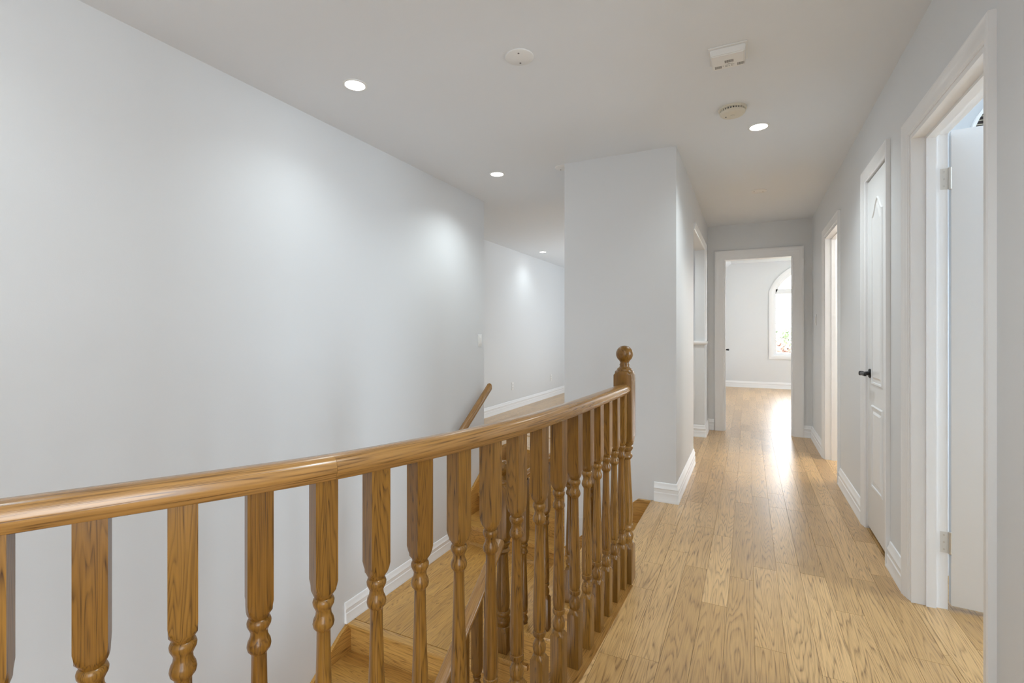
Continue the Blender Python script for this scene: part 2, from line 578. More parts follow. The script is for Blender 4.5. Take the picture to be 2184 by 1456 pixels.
# family room floor, with the stair edge cut out
fam = [(-1.25, 3.98), (-1.25, 4.59), (-0.444, 4.59), (-0.444, 5.9), (-0.62, 9.3), (-3.25, 9.3), (-3.25, 4.093), (XL, 4.093), (XL, 4.62)]
o = prism('floor_family_room', FLOORM, fam, -0.25, -0.006)
tag(o, 'light oak floor of the bright room beyond the stairs', 'floor', 'structure')
bm = bmesh.new()
for (xa, xb, ya, yb) in rows(-3.25, -0.545, 5.0, 9.3, 15):
    if xb < -0.62 or yb < 5.79:
        add_box(bm, xa + 0.0005, xb - 0.0005, ya + 0.0005, yb - 0.0005, -0.012, 0)
for (xa, xb, ya, yb) in rows(-1.25, -0.444, 4.6, 5.0, 16):
    add_box(bm, xa + 0.0005, xb - 0.0005, ya + 0.0005, yb - 0.0005, -0.012, 0)
for (xa, xb, ya, yb) in rows(-0.545, -0.444, 5.0, 5.79, 17):
    add_box(bm, xa + 0.0005, xb - 0.0005, ya + 0.0005, yb - 0.0005, -0.012, 0)
fo = from_bm('planks', bm, FLOORM, o); fo['kind'] = 'stuff'

# ------------------------------------------------------------ baseboards and casings
BASE = [(0, 0), (0.019, 0), (0.019, 0.012), (0.016, 0.018), (0.016, 0.062), (0.0125, 0.067), (0.0125, 0.088), (0.016, 0.093),
        (0.013, 0.102), (0.0085, 0.110), (0.0085, 0.122), (0.005, 0.130), (0, 0.132)]


def baseboard(name, path, label, z=0):
    o = sweep(name, TRIM, [(x, y, z) for x, y in path], BASE, smooth=30)
    return tag(o, label, 'baseboard', 'structure')


# profile goes to the right-hand side of the walking direction
baseboard('baseboard_right', [(XR, 4.435, ), (XR, 3.59)][::-1][::-1], 'white baseboard on the right wall between closet and far doorway')
baseboard('baseboard_right', [(XR, 2.98), (XR, 2.715)], 'short white baseboard between the closet and the nearest doorway')
baseboard('baseboard_right', [(0.545, YE), (XR, YE), (XR, 5.34)], 'white baseboard wrapping the corner right of the bedroom door')
baseboard('baseboard_column', [(-0.59, 3.45), (-0.444, 3.45), (-0.444, 4.59)], 'white baseboard around the corner of the grey wall block')
baseboard('baseboard_end_left', [(-0.60, 5.79), (-0.444, 5.79), (-0.444, YE), (-0.375, YE)], 'white baseboard on the short wall left of the bedroom door')
baseboard('baseboard_half_wall', [(-1.6, 5.792), (-0.60, 5.792)], 'white baseboard along the half wall')
baseboard('baseboard_family_room', [(-3.25, 4.1), (-3.25, 9.3), (-0.62, 9.3)][::1], 'white baseboard in the bright room beyond the stairs')
baseboard('baseboard_bedroom', [(-0.5, BW), (3.3, BW)], 'white baseboard under the bedroom window')
baseboard('baseboard_landing', [(XL, 2.29), (XL, 3.64)], 'white baseboard along the stair landing on the left wall', -0.685)

CAS = [(0, 0), (0.064, 0), (0.064, 0.019), (0.056, 0.021), (0.048, 0.017), (0.036, 0.0165), (0.028, 0.012), (0.010, 0.0095), (0.006, 0.006), (0, 0.005)]


def casing(name, path, normal, label, prof=CAS):
    o = sweep(name, TRIM, path, prof, normal, smooth=30)
    return tag(o, label, 'door trim', 'structure')


def right_casing(name, y0, y1, zt, label):
    casing(name, [(XR, y1, 0), (XR, y1, zt), (XR, y0, zt), (XR, y0, 0)][::-1], (-1, 0, 0), label)


right_casing('trim_1', 1.90, 2.65, 2.02, 'white casing around the nearest doorway on the right')
right_casing('trim_2', 3.045, 3.525, 2.065, 'white casing around the closed closet door')
right_casing('trim_3', 4.50, 5.275, 2.045, 'white casing around the far right doorway')
casing('trim_4', [(DX1, YE, 0), (DX1, YE, DZ), (DX0, YE, DZ), (DX0, YE, 0)], (0, -1, 0), 'white casing around the bedroom doorway',
       [(a * 1.42, c) for a, c in CAS])
# casing of the hallway opening on the left, ends on the cap of the half wall
casing('trim_5', [(-0.444, 5.79, 1.07), (-0.444, 5.79, 2.09), (-0.444, 4.60, 2.09)], (1, 0, 0), 'white head trim over the hallway opening on the left')


def jamb(name, y0, y1, zt, x0, x1, label):
    e = empty(name, (x0, y0, 0))
    tag(e, label, 'door frame', 'structure')
    t = 0.018
    def pb(n, *a, bevel=0):
        q = box(n, TRIM, *a, parent=e, bevel=bevel); q.location = (-x0, -y0, 0); return q
    pb('side_jamb', x0 - 0.002, x1, y0, y0 + t, 0, zt)
    pb('side_jamb', x0 - 0.002, x1, y1 - t, y1, 0, zt)
    pb('head_jamb', x0 - 0.002, x1, y0 + t, y1 - t, zt - t, zt)
    s0 = x1 - 0.062
    pb('door_stop', s0 - 0.012, s0 + 0.022, y0 + t, y0 + t + 0.011, 0, zt - t)
    pb('door_stop', s0 - 0.012, s0 + 0.022, y1 - t - 0.011, y1 - t, 0, zt - t)
    pb('door_stop', s0 - 0.012, s0 + 0.022, y0 + t + 0.011, y1 - t - 0.011, zt - t - 0.011, zt - t)
    return e


jamb('trim_6', 1.90, 2.65, 2.02, XR, 0.752, 'white door frame inside the nearest doorway')
jamb('trim_7', 4.50, 5.275, 2.045, XR, 0.752, 'white door frame inside the far right doorway')
e = empty('trim_8', (0, YE, 0)); tag(e, 'white door frame inside the bedroom doorway', 'door frame', 'structure')
for nm, a in (('side_jamb', (DX0, DX0 + 0.016, -0.002, 0.122, 0, DZ)), ('side_jamb', (DX1 - 0.016, DX1, -0.002, 0.122, 0, DZ)),
              ('head_jamb', (DX0 + 0.016, DX1 - 0.016, -0.002, 0.122, DZ - 0.016, DZ)),
              ('door_stop', (DX0 + 0.016, DX0 + 0.027, 0.03, 0.075, 0, DZ - 0.016)), ('door_stop', (DX1 - 0.027, DX1 - 0.016, 0.03, 0.075, 0, DZ - 0.016))):
    box(nm, TRIM, *a, parent=e)


# ------------------------------------------------------------ doors
def lever(parent, loc, out, along, name='lever_handle'):
    """black lever: rosette + neck + lever; out = away from the door, along = lever direction (local axes of parent)"""
    O = Vector(out); A = Vector(along); U = O.cross(A)
    e_ = []
    bm = bmesh.new()
    seg = 24
    def ring(c, r, n=seg):
        return [bm.verts.new(c + (A * math.cos(2 * PI * i / n) + U * math.sin(2 * PI * i / n)) * r) for i in range(n)]
    P = Vector(loc)
    prev = None
    for d, r in ((0, 0.027), (0.005, 0.027), (0.009, 0.022), (0.010, 0.012), (0.030, 0.0095), (0.038, 0.013), (0.052, 0.013), (0.056, 0.009)):
        cur = ring(P + O * d, r)
        if prev:
            for i in range(seg):
                bm.faces.new((prev[i], prev[(i + 1) % seg], cur[(i + 1) % seg], cur[i]))
        else:
            bm.faces.new(cur[::-1])
        prev = cur
    bm.faces.new(prev)
    o_ = from_bm(name, bm, BLACK, parent, 40)
    pts = [P + O * 0.046 + A * t for t in (-0.010, 0.03, 0.06, 0.085)] + [P + O * 0.044 + A * 0.108]
    s = sweep('lever', BLACK, pts, [(-0.006, -0.009), (0.004, -0.009), (0.007, -0.004), (0.007, 0.004), (0.004, 0.009), (-0.006, 0.009)],
              tuple(U), o_, smooth=50)
    return o_


def panel_loop(x0, x1, z0, z1, arch=0.0, n=14):
    """closed outline in local x,z; top edge curved by arch"""
    pts = [(x0, z0), (x1, z0), (x1, z1)]
    if arch:
        for i in range(1, n):
            t = i / n
            x = x1 + (x0 - x1) * t
            pts.append((x, z1 + arch * (0.5 - 0.5 * math.cos(2 * PI * t))))
    pts.append((x0, z1))
    return pts


def door_leaf(name, width, height, thick, panels, label, mat=DOORM):
    """leaf in local coords: x 0..width, y 0..thick (front face y=0 looking to -y), z 0..height"""
    e_ = empty(name)
    tag(e_, label, 'door', 'structure')
    box('leaf', mat, 0, width, 0, thick, 0.008, height, e_, 0.0025)
    for (x0, x1, z0, z1, arch) in panels:
        for side in (0, 1):
            ny = -1 if side == 0 else 1
            yy = 0.0 if side == 0 else thick
            loop = panel_loop(x0, x1, z0, z1, arch)
            pr = [(-0.012, 0), (-0.010, 0.005), (-0.002, 0.0065), (0.004, 0.001), (0.004, 0)]
            path = [(x, yy, z) for x, z in loop]
            if side == 1: path = path[::-1]
            fr = sweep('panel_moulding', mat, path, pr, (0, ny, 0), e_, closed=True, smooth=40)
            cx_, cz_ = (x0 + x1) / 2, (z0 + z1) / 2
            # raised field
            m_ = 0.03
            l2 = panel_loop(x0 + m_, x1 - m_, z0 + m_, z1 - m_, arch)
            l3 = panel_loop(x0 + m_ + 0.012, x1 - m_ - 0.012, z0 + m_ + 0.012, z1 - m_ - 0.012, arch)
            bm = bmesh.new()
            A_ = [bm.verts.new((x, yy, z)) for x, z in l2]
            B_ = [bm.verts.new((x, yy + ny * 0.0055, z)) for x, z in l3]
            for i in range(len(A_)):
                j = (i + 1) % len(A_)
                bm.faces.new((A_[i], A_[j], B_[j], B_[i]))
            fB = bm.faces.new(B_); bm.normal_update()
            bmesh.ops.triangulate(bm, faces=[fB])
            from_bm('panel', bm, mat, e_)
    return e_


def hinge(parent, x, y, z):
    bm = bmesh.new()
    add_box(bm, x - 0.032, x + 0.001, y - 0.0015, y + 0.0015, z - 0.044, z + 0.044)
    h_ = from_bm('hinge', bm, HINGE, parent)
    turned('hinge_pin', NICKEL, [(-0.047, 0.004), (-0.045, 0.006), (0.045, 0.006), (0.047, 0.004)], None, h_, 12, (x, y - 0.004, z))
    bm = bmesh.new()
    for dz in (-0.03, 0, 0.03):
        add_box(bm, x - 0.022, x - 0.016, y - 0.0025, y - 0.0014, z + dz - 0.003, z + dz + 0.003)
    from_bm('screws', bm, NICKEL, h_)


# near door, opened into the side room, hinged on the far jamb
d1 = door_leaf('door_1', 0.70, 2.0, 0.035, [(0.12, 0.32, 0.25, 0.75, 0), (0.38, 0.58, 0.25, 0.75, 0), (0.12, 0.32, 0.95, 1.78, 0.06), (0.38, 0.58, 0.95, 1.78, 0.06)],
               'white door swung open into the room behind the nearest doorway')
d1.location = (0.762, 2.628, 0.012); d1.rotation_euler = (0, 0, math.radians(-4))
box('leaf_edge', DOORM, -0.0005, 0.0, 0.002, 0.033, 0.01, 1.998, d1)
lever(d1, (0.64, 0, 0.92), (0, -1, 0), (-1, 0, 0))
for z in (0.27, 1.80):
    hinge(d1, -0.004, 0.003, z)
# closet door (closed), front faces -X
d2 = door_leaf('door_2', 0.474, 2.045, 0.035, [(0.115, 0.36, 0.27, 0.735, 0), (0.115, 0.36, 0.86, 1.82, 0.085)],
               'narrow white closet door with an arched panel and black lever')
d2.location = (XR + 0.006, 3.522, 0.012); d2.rotation_euler = (0, 0, -PI / 2)
lever(d2, (0.065, 0, 0.915), (0, -1, 0), (1, 0, 0))
box('closet_jamb', TRIM, -0.003, 0.0, -0.004, 0.03, 0, 2.05, d2)
# bedroom door, swung in against the left
d3 = door_leaf('door_3', 0.70, 2.02, 0.035, [(0.1, 0.30, 0.27, 0.735, 0), (0.40, 0.60, 0.27, 0.735, 0), (0.1, 0.30, 0.86, 1.80, 0.06), (0.40, 0.60, 0.86, 1.80, 0.06)],
               'white bedroom door swung open to the left with black lever')
d3.location = (DX0 + 0.018, YE + 0.118, 0.012); d3.rotation_euler = (0, 0, math.radians(93.0))
lever(d3, (0.635, 0, 0.93), (0, -1, 0), (-1, 0, 0))
for z in (0.25, 1.0, 1.80):
    hinge(d3, 0.0, 0.0, z)

# ------------------------------------------------------------ bedroom window
win = empty('window_1', (AX, BW, WZ0))
tag(win, 'tall arched bedroom window with white grid and casing', 'window', 'structure')


def wpart(o):
    o.location = (-AX, -BW, -WZ0)
    return o


def arch_outline(inset, z0, zspring=None):
    x0, x1 = WX0 + inset, WX1 - inset
    r = AR - inset
    pts = [(x0, z0)]
    for i in range(0, 33):
        x = x0 + (x1 - x0) * i / 32
        pts.append((x, arch_z(x, r)))
    pts.append((x1, z0))
    return pts


# interior casing
pts = arch_outline(0.0, WZ0)
wpart(sweep('window_casing', TRIM, [(x, BW, z) for x, z in pts], [(0, 0), (-0.085, 0), (-0.085, 0.02), (-0.07, 0.024), (-0.02, 0.014), (0, 0.008)][::-1], (0, -1, 0), win, closed=True, smooth=30))
# frame
wpart(sweep('window_frame', TRIM, [(x, BW + 0.06, z) for x, z in arch_outline(0.0, WZ0)],
            [(0, -0.06), (0.05, -0.06), (0.05, 0.02), (0, 0.02)], (0, -1, 0), win, closed=True, smooth=30))
wpart(box('transom_bar', TRIM, WX0 + 0.04, WX1 - 0.04, BW + 0.04, BW + 0.11, 1.985, 2.085, win, 0.004))
TRZ0, TRZ1 = 1.985, 2.085
GX0, GX1, GZ0 = WX0 + 0.05, WX1 - 0.05, WZ0 + 0.05
ncol, nrow = 5, 4
cw = (GX1 - GX0) / ncol; rh = (TRZ0 - GZ0) / nrow
for i in range(1, ncol):
    x = GX0 + cw * i
    wpart(box('muntin', TRIM, x - 0.008, x + 0.008, BW + 0.065, BW + 0.085, GZ0, TRZ0, win))
for j in range(1, nrow):
    z = GZ0 + rh * j
    wpart(box('muntin', TRIM, GX0, GX1, BW + 0.066, BW + 0.084, z - 0.008, z + 0.008, win))
for i in range(ncol):
    for j in range(nrow):
        wpart(box('pane', GLASS, GX0 + cw * i + 0.008, GX0 + cw * (i + 1) - 0.008, BW + 0.073, BW + 0.077, GZ0 + rh * j + 0.008, GZ0 + rh * (j + 1) - 0.008, win))
pts = [(x, z) for x, z in arch_outline(0.05, WZ0) if z > TRZ1]
x_in = math.sqrt((AR - 0.05) ** 2 - (TRZ1 - AZ) ** 2)
pts = [(AX - x_in, TRZ1)] + pts + [(AX + x_in, TRZ1)]
wpart(extrude_poly('pane', GLASS, [(x, BW + 0.073, z) for x, z in pts], (0, 0.004, 0), win))
for a in (35, 65, 90, 115, 145):
    c_, s_ = math.cos(math.radians(a)), math.sin(math.radians(a))
    r1 = AR - 0.05
    zb = TRZ1
    p0 = (AX + c_ * 0.45 * (0.3 if a == 90 else 0.9), BW + 0.075, max(zb, AZ + s_ * 0.35))
    p1 = (AX + c_ * r1, BW + 0.075, AZ + s_ * r1)
    if p1[2] > zb + 0.03:
        wpart(sweep('muntin', TRIM, [p0, p1], [(-0.008, -0.008), (0.008, -0.008), (0.008, 0.008), (-0.008, 0.008)], (0, -1, 0), win))

# louvred arched shutter in the side room
sh = empty('window_2', (1.12, 2.999, 1.75))
tag(sh, 'arched beige louvred window shutter above the open door', 'window', 'structure')
SXc, SR, SZ0, SZs = 1.17, 0.23, 1.55, 2.06


def shpart(o):
    o.location = (-1.12, -2.999, -1.75); return o


k_ = 0
z = SZ0 + 0.014
while z < SZs + SR - 0.02:
    hw_ = SR if z < SZs else math.sqrt(max(0.0001, SR * SR - (z - SZs) ** 2))
    bm = bmesh.new()
    y0, y1 = 2.968, 2.992
    v = [bm.verts.new(p) for p in ((SXc - hw_, y0, z - 0.006), (SXc + hw_, y0, z - 0.006), (SXc + hw_, y1, z + 0.006), (SXc - hw_, y1, z + 0.006),
                                   (SXc - hw_, y0, z - 0.004), (SXc + hw_, y0, z - 0.004), (SXc + hw_, y1, z + 0.008), (SXc - hw_, y1, z + 0.008))]
    for f in ((0, 3, 2, 1), (4, 5, 6, 7), (0, 1, 5, 4), (1, 2, 6, 5), (2, 3, 7, 6), (3, 0, 4, 7)):
        bm.faces.new([v[i] for i in f])
    shpart(from_bm('slat', bm, SLATM, sh))
    z += 0.019
for x in (SXc - 0.115, SXc + 0.0, SXc + 0.115):
    shpart(box('slat_tape', PLATE, x - 0.004, x + 0.004, 2.964, 2.967, SZ0, SZs + 0.17, sh))
pts = [(SXc - SR, SZ0)] + [(SXc - SR * math.cos(PI * i / 20), SZs + SR * math.sin(PI * i / 20)) for i in range(21)] + [(SXc + SR, SZ0)]
shpart(sweep('shutter_frame', PLATE, [(x, 2.9985, z) for x, z in pts], [(0, 0), (-0.012, 0), (-0.012, 0.03), (0, 0.03)], (0, -1, 0), sh, closed=True))
shpart(extrude_poly('shutter_back', SCREW, [(x, 2.9985, z) for x, z in pts], (0, 0.0008, 0), sh))

# window frames added behind the area lights, all unseen
def added_window(name, c, axis, sign, w_, h_, label):
    # c: centre on the wall face; axis: wall normal axis; sign: direction into the room
    e_ = empty(name, c)
    tag(e_, label, 'window', 'structure')
    hx, hz = w_ / 2 + 0.01, h_ / 2 + 0.01
    d0, d1 = (0.001, 0.02) if sign > 0 else (-0.02, -0.001)
    def bx(n, mat, a0, a1, z0, z1, q0, q1):
        if axis == 'X': box(n, mat, q0, q1, a0, a1, z0, z1, e_)
        else: box(n, mat, a0, a1, q0, q1, z0, z1, e_)
    for a0, a1, z0, z1 in ((-hx - 0.07, -hx, -hz - 0.07, hz + 0.07), (hx, hx + 0.07, -hz - 0.07, hz + 0.07), (-hx, hx, hz, hz + 0.07), (-hx, hx, -hz - 0.07, -hz)):
        bx('window_casing', TRIM, a0, a1, z0, z1, d0, d1)
    p0, p1 = (0.001, 0.005) if sign > 0 else (-0.005, -0.001)
    bx('pane', GLASS, -hx, hx, -hz, hz, p0, p1)


added_window('added_window_3', (XR, -0.9, 1.35), 'X', -1, 1.1, 1.7, 'tall window frame added behind the rear fill light')
added_window('added_window_4', (-0.62, 7.6, 1.4), 'X', -1, 2.2, 1.8, 'wide window frame added behind the fill light of the bright room')
added_window('added_window_5', (3.3, 9.0, 1.5), 'X', -1, 2.2, 1.6, 'wide window frame added behind the bedroom fill light')
added_window('added_window_6', (3.5, 2.28, 1.45), 'X', -1, 0.6, 1.6, 'narrow window frame added behind the side room area light')
added_window('added_window_7', (-1.2, -2.5, -1.2), 'Y', 1, 2.0, 2.0, 'large window frame added behind the fill light below the stairs')

# ------------------------------------------------------------ staircase
R1 = 0.17125
LAND = -0.685
NY = 2.30                 # nosing of the landing, head of the lower flight
st = empty('staircase', (-1.3, 2.3, LAND))
tag(st, 'oak staircase with landing, turning steps and lower flight in the stairwell', 'staircase')


def sp(o):
    o.location = (o.location[0] + 1.3, o.location[1] - 2.3, o.location[2] - LAND)
    return o


YS = 2.235               # open side of the hall flight
# hall flight: three treads going down to the left
nx = [FX - 0.025, -0.81, -1.03, -1.25]
for i in range(1, 4):
    z = -R1 * i
    sp(box('tread', OAKY, nx[i] - 0.025, nx[i - 1] + 0.028, YS - 0.02, 3.447, z - 0.03, z, st, 0.006))
for i in range(0, 4):
    z1 = -R1 * i - 0.03
    z0 = -R1 * (i + 1)
    sp(box('riser', OAKY, nx[i] - 0.002, nx[i] + 0.016, YS + 0.004, 3.447, z0, z1 if i else -0.03, st))
# side stringer of the hall flight (faces the viewer)
sp(extrude_poly('stringer', OAKX, [(nx[0], YS, -0.75), (nx[3] + 0.01, YS, -0.75), (nx[3] + 0.01, YS, -0.545), (nx[2], YS, -0.545), (nx[2], YS, -0.375),
                                   (nx[1], YS, -0.375), (nx[1], YS, -0.203), (nx[0], YS, -0.203)], (0, 0.02, 0), st))
# skirt on the column wall
sp(extrude_poly('skirt_board', OAKX, [(FX + 0.0, 3.449, -0.012), (FX - 0.11, 3.449, -0.012), (-1.24, 3.449, -0.45), (-1.24, 3.449, -0.74), (FX, 3.449, -0.74)], (0, -0.016, 0), st))
sp(sweep('skirt_cap', OAKX, [(FX, 3.449, -0.012), (FX - 0.11, 3.449, -0.012), (-1.24, 3.449, -0.45)], [(-0.004, 0), (0.010, 0), (0.010, 0.021), (-0.004, 0.021)], (0, -1, 0), st))
# landing, laid with boards
sp(box('landing_base', OAKY, XL + 0.001, -1.252, NY + 0.03, 3.70, LAND - 0.06, LAND - 0.008, st))
r = random.Random(4)
x = XL + 0.001
while x < -1.252:
    x2 = min(x + 0.084, -1.252)
    cut = r.uniform(2.7, 3.35)
    for ya, yb in ((NY + 0.06, cut), (cut, 3.68)):
        bm = bmesh.new(); add_box(bm, x + 0.0004, x2 - 0.0004, ya + 0.0004, yb - 0.0004, LAND - 0.012, LAND)
        sp(from_bm('plank', bm, OAKY, st))
    x = x2
sp(box('landing_nosing', OAKX, XL + 0.001, -1.20, NY - 0.0, NY + 0.06, LAND - 0.03, LAND, st, 0.008))
# winder steps up to the bright room
wl = [(3.665, 3.51), (3.98, 3.64), (4.30, 3.79), (4.62, 3.98)]
for i in range(4):
    z = LAND + R1 * (i + 1)
    a, b_ = wl[i]
    if i < 3:
        a2, b2 = wl[i + 1]
        sp(prism('tread', OAKX, [(XL + 0.002, a - 0.028), (-1.252, b_ - 0.028), (-1.252, b2 + 0.02), (XL + 0.002, a2 + 0.02)], z - 0.03, z, st))
    else:
        sp(prism('edge_board', OAKX, [(XL + 0.002, a - 0.028), (-1.252, b_ - 0.028), (-1.252, b_ + 0.06), (XL + 0.002, a + 0.06)], z - 0.03, z + 0.001, st))
    sp(prism('riser', OAKX, [(XL + 0.002, a), (-1.252, b_), (-1.252, b_ + 0.018), (XL + 0.002, a + 0.018)], z - R1 - (0.02 if i == 0 else 0), z - 0.03, st))
    sp(sweep('riser_moulding', OAKX, [(XL + 0.018, a - 0.001, z - 0.03), (-1.252, b_ - 0.001, z - 0.03)],
             [(0, 0), (0.012, 0), (0.010, -0.008), (0.003, -0.016), (0, -0.018)], (0, 0, 1), st))
sp(sweep('riser_moulding', OAKX, [(XL + 0.02, wl[0][0] - 0.001, LAND), (-1.252, wl[0][1] - 0.001, LAND)],
         [(0, 0), (0.016, 0), (0.014, 0.010), (0.006, 0.022), (0, 0.024)], (0, 0, 1), st))
sp(extrude_poly('skirt_board', OAKY, [(XL + 0.001, 3.64, LAND), (XL + 0.001, 3.64, LAND + 0.22), (XL + 0.001, 3.70, LAND + 0.30), (XL + 0.001, 4.09, LAND + 0.56), (XL + 0.001, 4.09, LAND)],
                (0.016, 0, 0), st))
sp(sweep('skirt_cap', OAKY, [(XL + 0.001, 3.64, LAND + 0.22), (XL + 0.001, 3.70, LAND + 0.30), (XL + 0.001, 4.09, LAND + 0.56)],
         [(-0.010, 0), (0.004, 0), (0.004, 0.021), (-0.010, 0.021)], (1, 0, 0), st))
# lower flight toward the viewer
R2, RUN = 0.1877, 0.25
for i in range(1, 11):
    z = LAND - R2 * i
    yn = NY - RUN * i
    sp(box('tread', OAKX, XL + 0.001, -1.20, yn, yn + RUN + 0.045, z - 0.03, z, st, 0.007))
for i in range(0, 11):
    z1 = LAND - R2 * i - 0.03
    yn = NY - RUN * i + 0.028
    sp(box('riser', OAKX, XL + 0.001, -1.215, yn, yn + 0.016, z1 + 0.015 - R2, z1, st))
slope = R2 / RUN
yb = NY - RUN * 10
sp(extrude_poly('skirt_board', OAKY, [(XL + 0.001, NY + 0.03, LAND - 0.004), (XL + 0.001, NY - 0.055, LAND - 0.045), (XL + 0.001, yb, LAND - 0.045 - slope * (NY - 0.055 - yb)),
                                      (XL + 0.001, yb, LAND - 0.45 - slope * (NY - 0.055 - yb)), (XL + 0.001, NY + 0.03, LAND - 0.45)], (0.016, 0, 0), st))
sp(sweep('skirt_cap', OAKY, [(XL + 0.001, yb, LAND - 0.045 - slope * (NY - 0.055 - yb)), (XL + 0.001, NY - 0.055, LAND - 0.045), (XL + 0.001, NY + 0.01, LAND - 0.012)],
         [(-0.010, 0), (0.004, 0), (0.004, 0.022), (-0.010, 0.022)], (1, 0, 0), st))
sp(extrude_poly('stringer', OAKY, [(-1.20, NY + 0.03, LAND - 0.03), (-1.20, yb, LAND - 0.03 - R2 * 10), (-1.20, yb, LAND - 0.30 - R2 * 10), (-1.20, NY + 0.03, LAND - 0.32)], (0.02, 0, 0), st))

# ------------------------------------------------------------ balustrades
RAILP = [(-0.019, 0), (-0.024, 0.003), (-0.0255, 0.011), (-0.0295, 0.015), (-0.031, 0.021), (-0.031, 0.029), (-0.028, 0.039), (-0.021, 0.046), (-0.010, 0.0495), (0, 0.050)]
RAILP = [(a, c * 0.92) for a, c in RAILP]
RAILP = RAILP + [(-a, c) for a, c in RAILP[-2::-1]]


def baluster_profile(zb, zt, turn0=0.196, turn1=0.66):
    """zb..zt total; turned part between turn0 and turn1"""
    s = (turn1 - turn0) / (0.66 - 0.196)
    def q(z): return turn0 + (z - 0.196) * s
    R = 0.0299
    pr = [(zb, R), (turn0 - 0.012, R), (turn0, 0.0195), (q(0.200), 0.0165), (q(0.204), 0.0165), (q(0.207), 0.0185), (q(0.215), 0.0200), (q(0.228), 0.0195), (q(0.240), 0.0140),
          (q(0.247), 0.0115), (q(0.252), 0.0125), (q(0.254), 0.0185), (q(0.262), 0.0200), (q(0.268), 0.0190), (q(0.2695), 0.0165), (q(0.280), 0.0190), (q(0.300), 0.0198), (q(0.34), 0.0193),
          (q(0.40), 0.0176), (q(0.47), 0.0152), (q(0.54), 0.0133), (q(0.588), 0.0126), (q(0.592), 0.0145), (q(0.597), 0.0185), (q(0.604), 0.0200), (q(0.612), 0.0185), (q(0.620), 0.0148),
          (q(0.628), 0.0140), (q(0.634), 0.0165), (q(0.640), 0.0195), (q(0.646), 0.0202), (q(0.651), 0.0185), (q(0.653), 0.0155), (q(0.660), 0.0190), (turn1 + 0.006, 0.0235), (turn1 + 0.016, 0.0272), (turn1 + 0.026, R),
          (zt, R)]
    return pr


HALF = 0.0208
gr = empty('guard_railing', (-0.53, 2.0, 0))
tag(gr, 'curved oak guard railing with turned balusters along the hallway edge', 'railing')


def gp(o):
    o.location = (o.location[0] + 0.53, o.location[1] - 2.0, o.location[2])
    return o


RZ = 0.88
# three rail pieces with visible joints
cl = [0.0]
for a, c in zip(CENTRE, CENTRE[1:]):
    cl.append(cl[-1] + math.hypot(c[0] - a[0], c[1] - a[1]))
j1 = min(range(len(CENTRE)), key=lambda i: abs(CENTRE[i][1] - 1.52))
j2 = min(range(len(CENTRE)), key=lambda i: abs(CENTRE[i][1] - 0.70))
for a, c in ((0, j1), (j1, j2), (j2, len(CENTRE) - 1)):
    P = [(x, y, RZ) for x, y in CENTRE[a:c + 1]]
    gp(sweep('handrail', OAKU, P, RAILP, parent=gr, smooth=50))
bal_me = None
pos = [walk(CENTRE, 99, q)[0] for q in (.041, .158, .275, .392, .509, .63, .765, .90, 1.025, 1.14, 1.255, 1.37, 1.478, 1.588, 1.70, 1.813, 1.928, 2.038,
                                      2.15, 2.263, 2.376, 2.489, 2.60)]
for (x, y, ang) in pos:
    if bal_me is None:
        o = turned('baluster', OAKZ, baluster_profile(0.001, RZ + 0.012), HALF, gr)
        bal_me = o.data
    else:
        o = bpy.data.objects.new('baluster', bal_me); COL.objects.link(o); o.parent = gr
    o.location = (x, y, 0); o.rotation_euler = (0, 0, ang + PI / 2)
    gp(o)


def newel(parent, x, y, zb, ztop, blk0, blk1, shift):
    """zb base, ztop top of ball; turned part from blk0 (top of lower block) to blk1 (bottom of upper block)"""
    R = 0.0605
    h = 0.042
    t = ztop
    L_ = blk1 - blk0
    def q(f): return blk0 + f * L_
    pr = [(zb, R), (blk0 - 0.024, R), (blk0 - 0.004, 0.041), (blk0, 0.036), (q(0.015), 0.036), (q(0.03), 0.040), (q(0.06), 0.043), (q(0.085), 0.040), (q(0.10), 0.035), (q(0.115), 0.034),
          (q(0.125), 0.038), (q(0.15), 0.041), (q(0.17), 0.039), (q(0.18), 0.034), (q(0.21), 0.0365), (q(0.28), 0.0385), (q(0.36), 0.0380), (q(0.50), 0.0345), (q(0.65), 0.0310), (q(0.80), 0.0285),
          (q(0.845), 0.0282), (q(0.855), 0.033), (q(0.875), 0.0375), (q(0.895), 0.035), (q(0.905), 0.030), (q(0.925), 0.0295), (q(0.935), 0.034), (q(0.955), 0.039), (q(0.975), 0.0385), (q(0.985), 0.034),
          (q(1.0), 0.040), (blk1 + 0.015, 0.048), (blk1 + 0.035, R), (t - 0.137, R), (t - 0.122, 0.045), (t - 0.118, 0.040)]
    o_ = turned('newel_post', OAKZ, pr, h, parent, 32, (x, y, 0))
    fin = [(t - 0.118, 0.036), (t - 0.114, 0.036), (t - 0.108, 0.033), (t - 0.103, 0.025), (t - 0.096, 0.0215), (t - 0.090, 0.0235), (t - 0.086, 0.0215), (t - 0.079, 0.0200)]
    for i in range(1, 16):
        a = -PI / 2 + 0.52 + (PI - 0.52) * i / 15.0
        fin.append((t - 0.0395 + 0.0395 * math.sin(a), max(0.0004, 0.0395 * math.cos(a))))
    turned('finial', OAKZ, fin, None, o_, 32, (0, 0, 0), smooth=60)
    return o_


gp(newel(gr, -0.527, 2.282, 0.001, 1.104, 0.185, 0.642, 0))
gp(newel(gr, CENTRE[-1][0] - 0.02, CENTRE[-1][1] - 0.035, 0.001, 1.104, 0.185, 0.642, 0))

# stair railing of the turn and of the lower flight
sr = empty('stair_railing', (-1.175, 2.28, -R1 * 3))
tag(sr, 'sloping oak stair railing with newel post beside the landing', 'railing')


def rp_(o):
    o.location = (o.location[0] + 1.175, o.location[1] - 2.28, o.location[2] + R1 * 3)
    return o


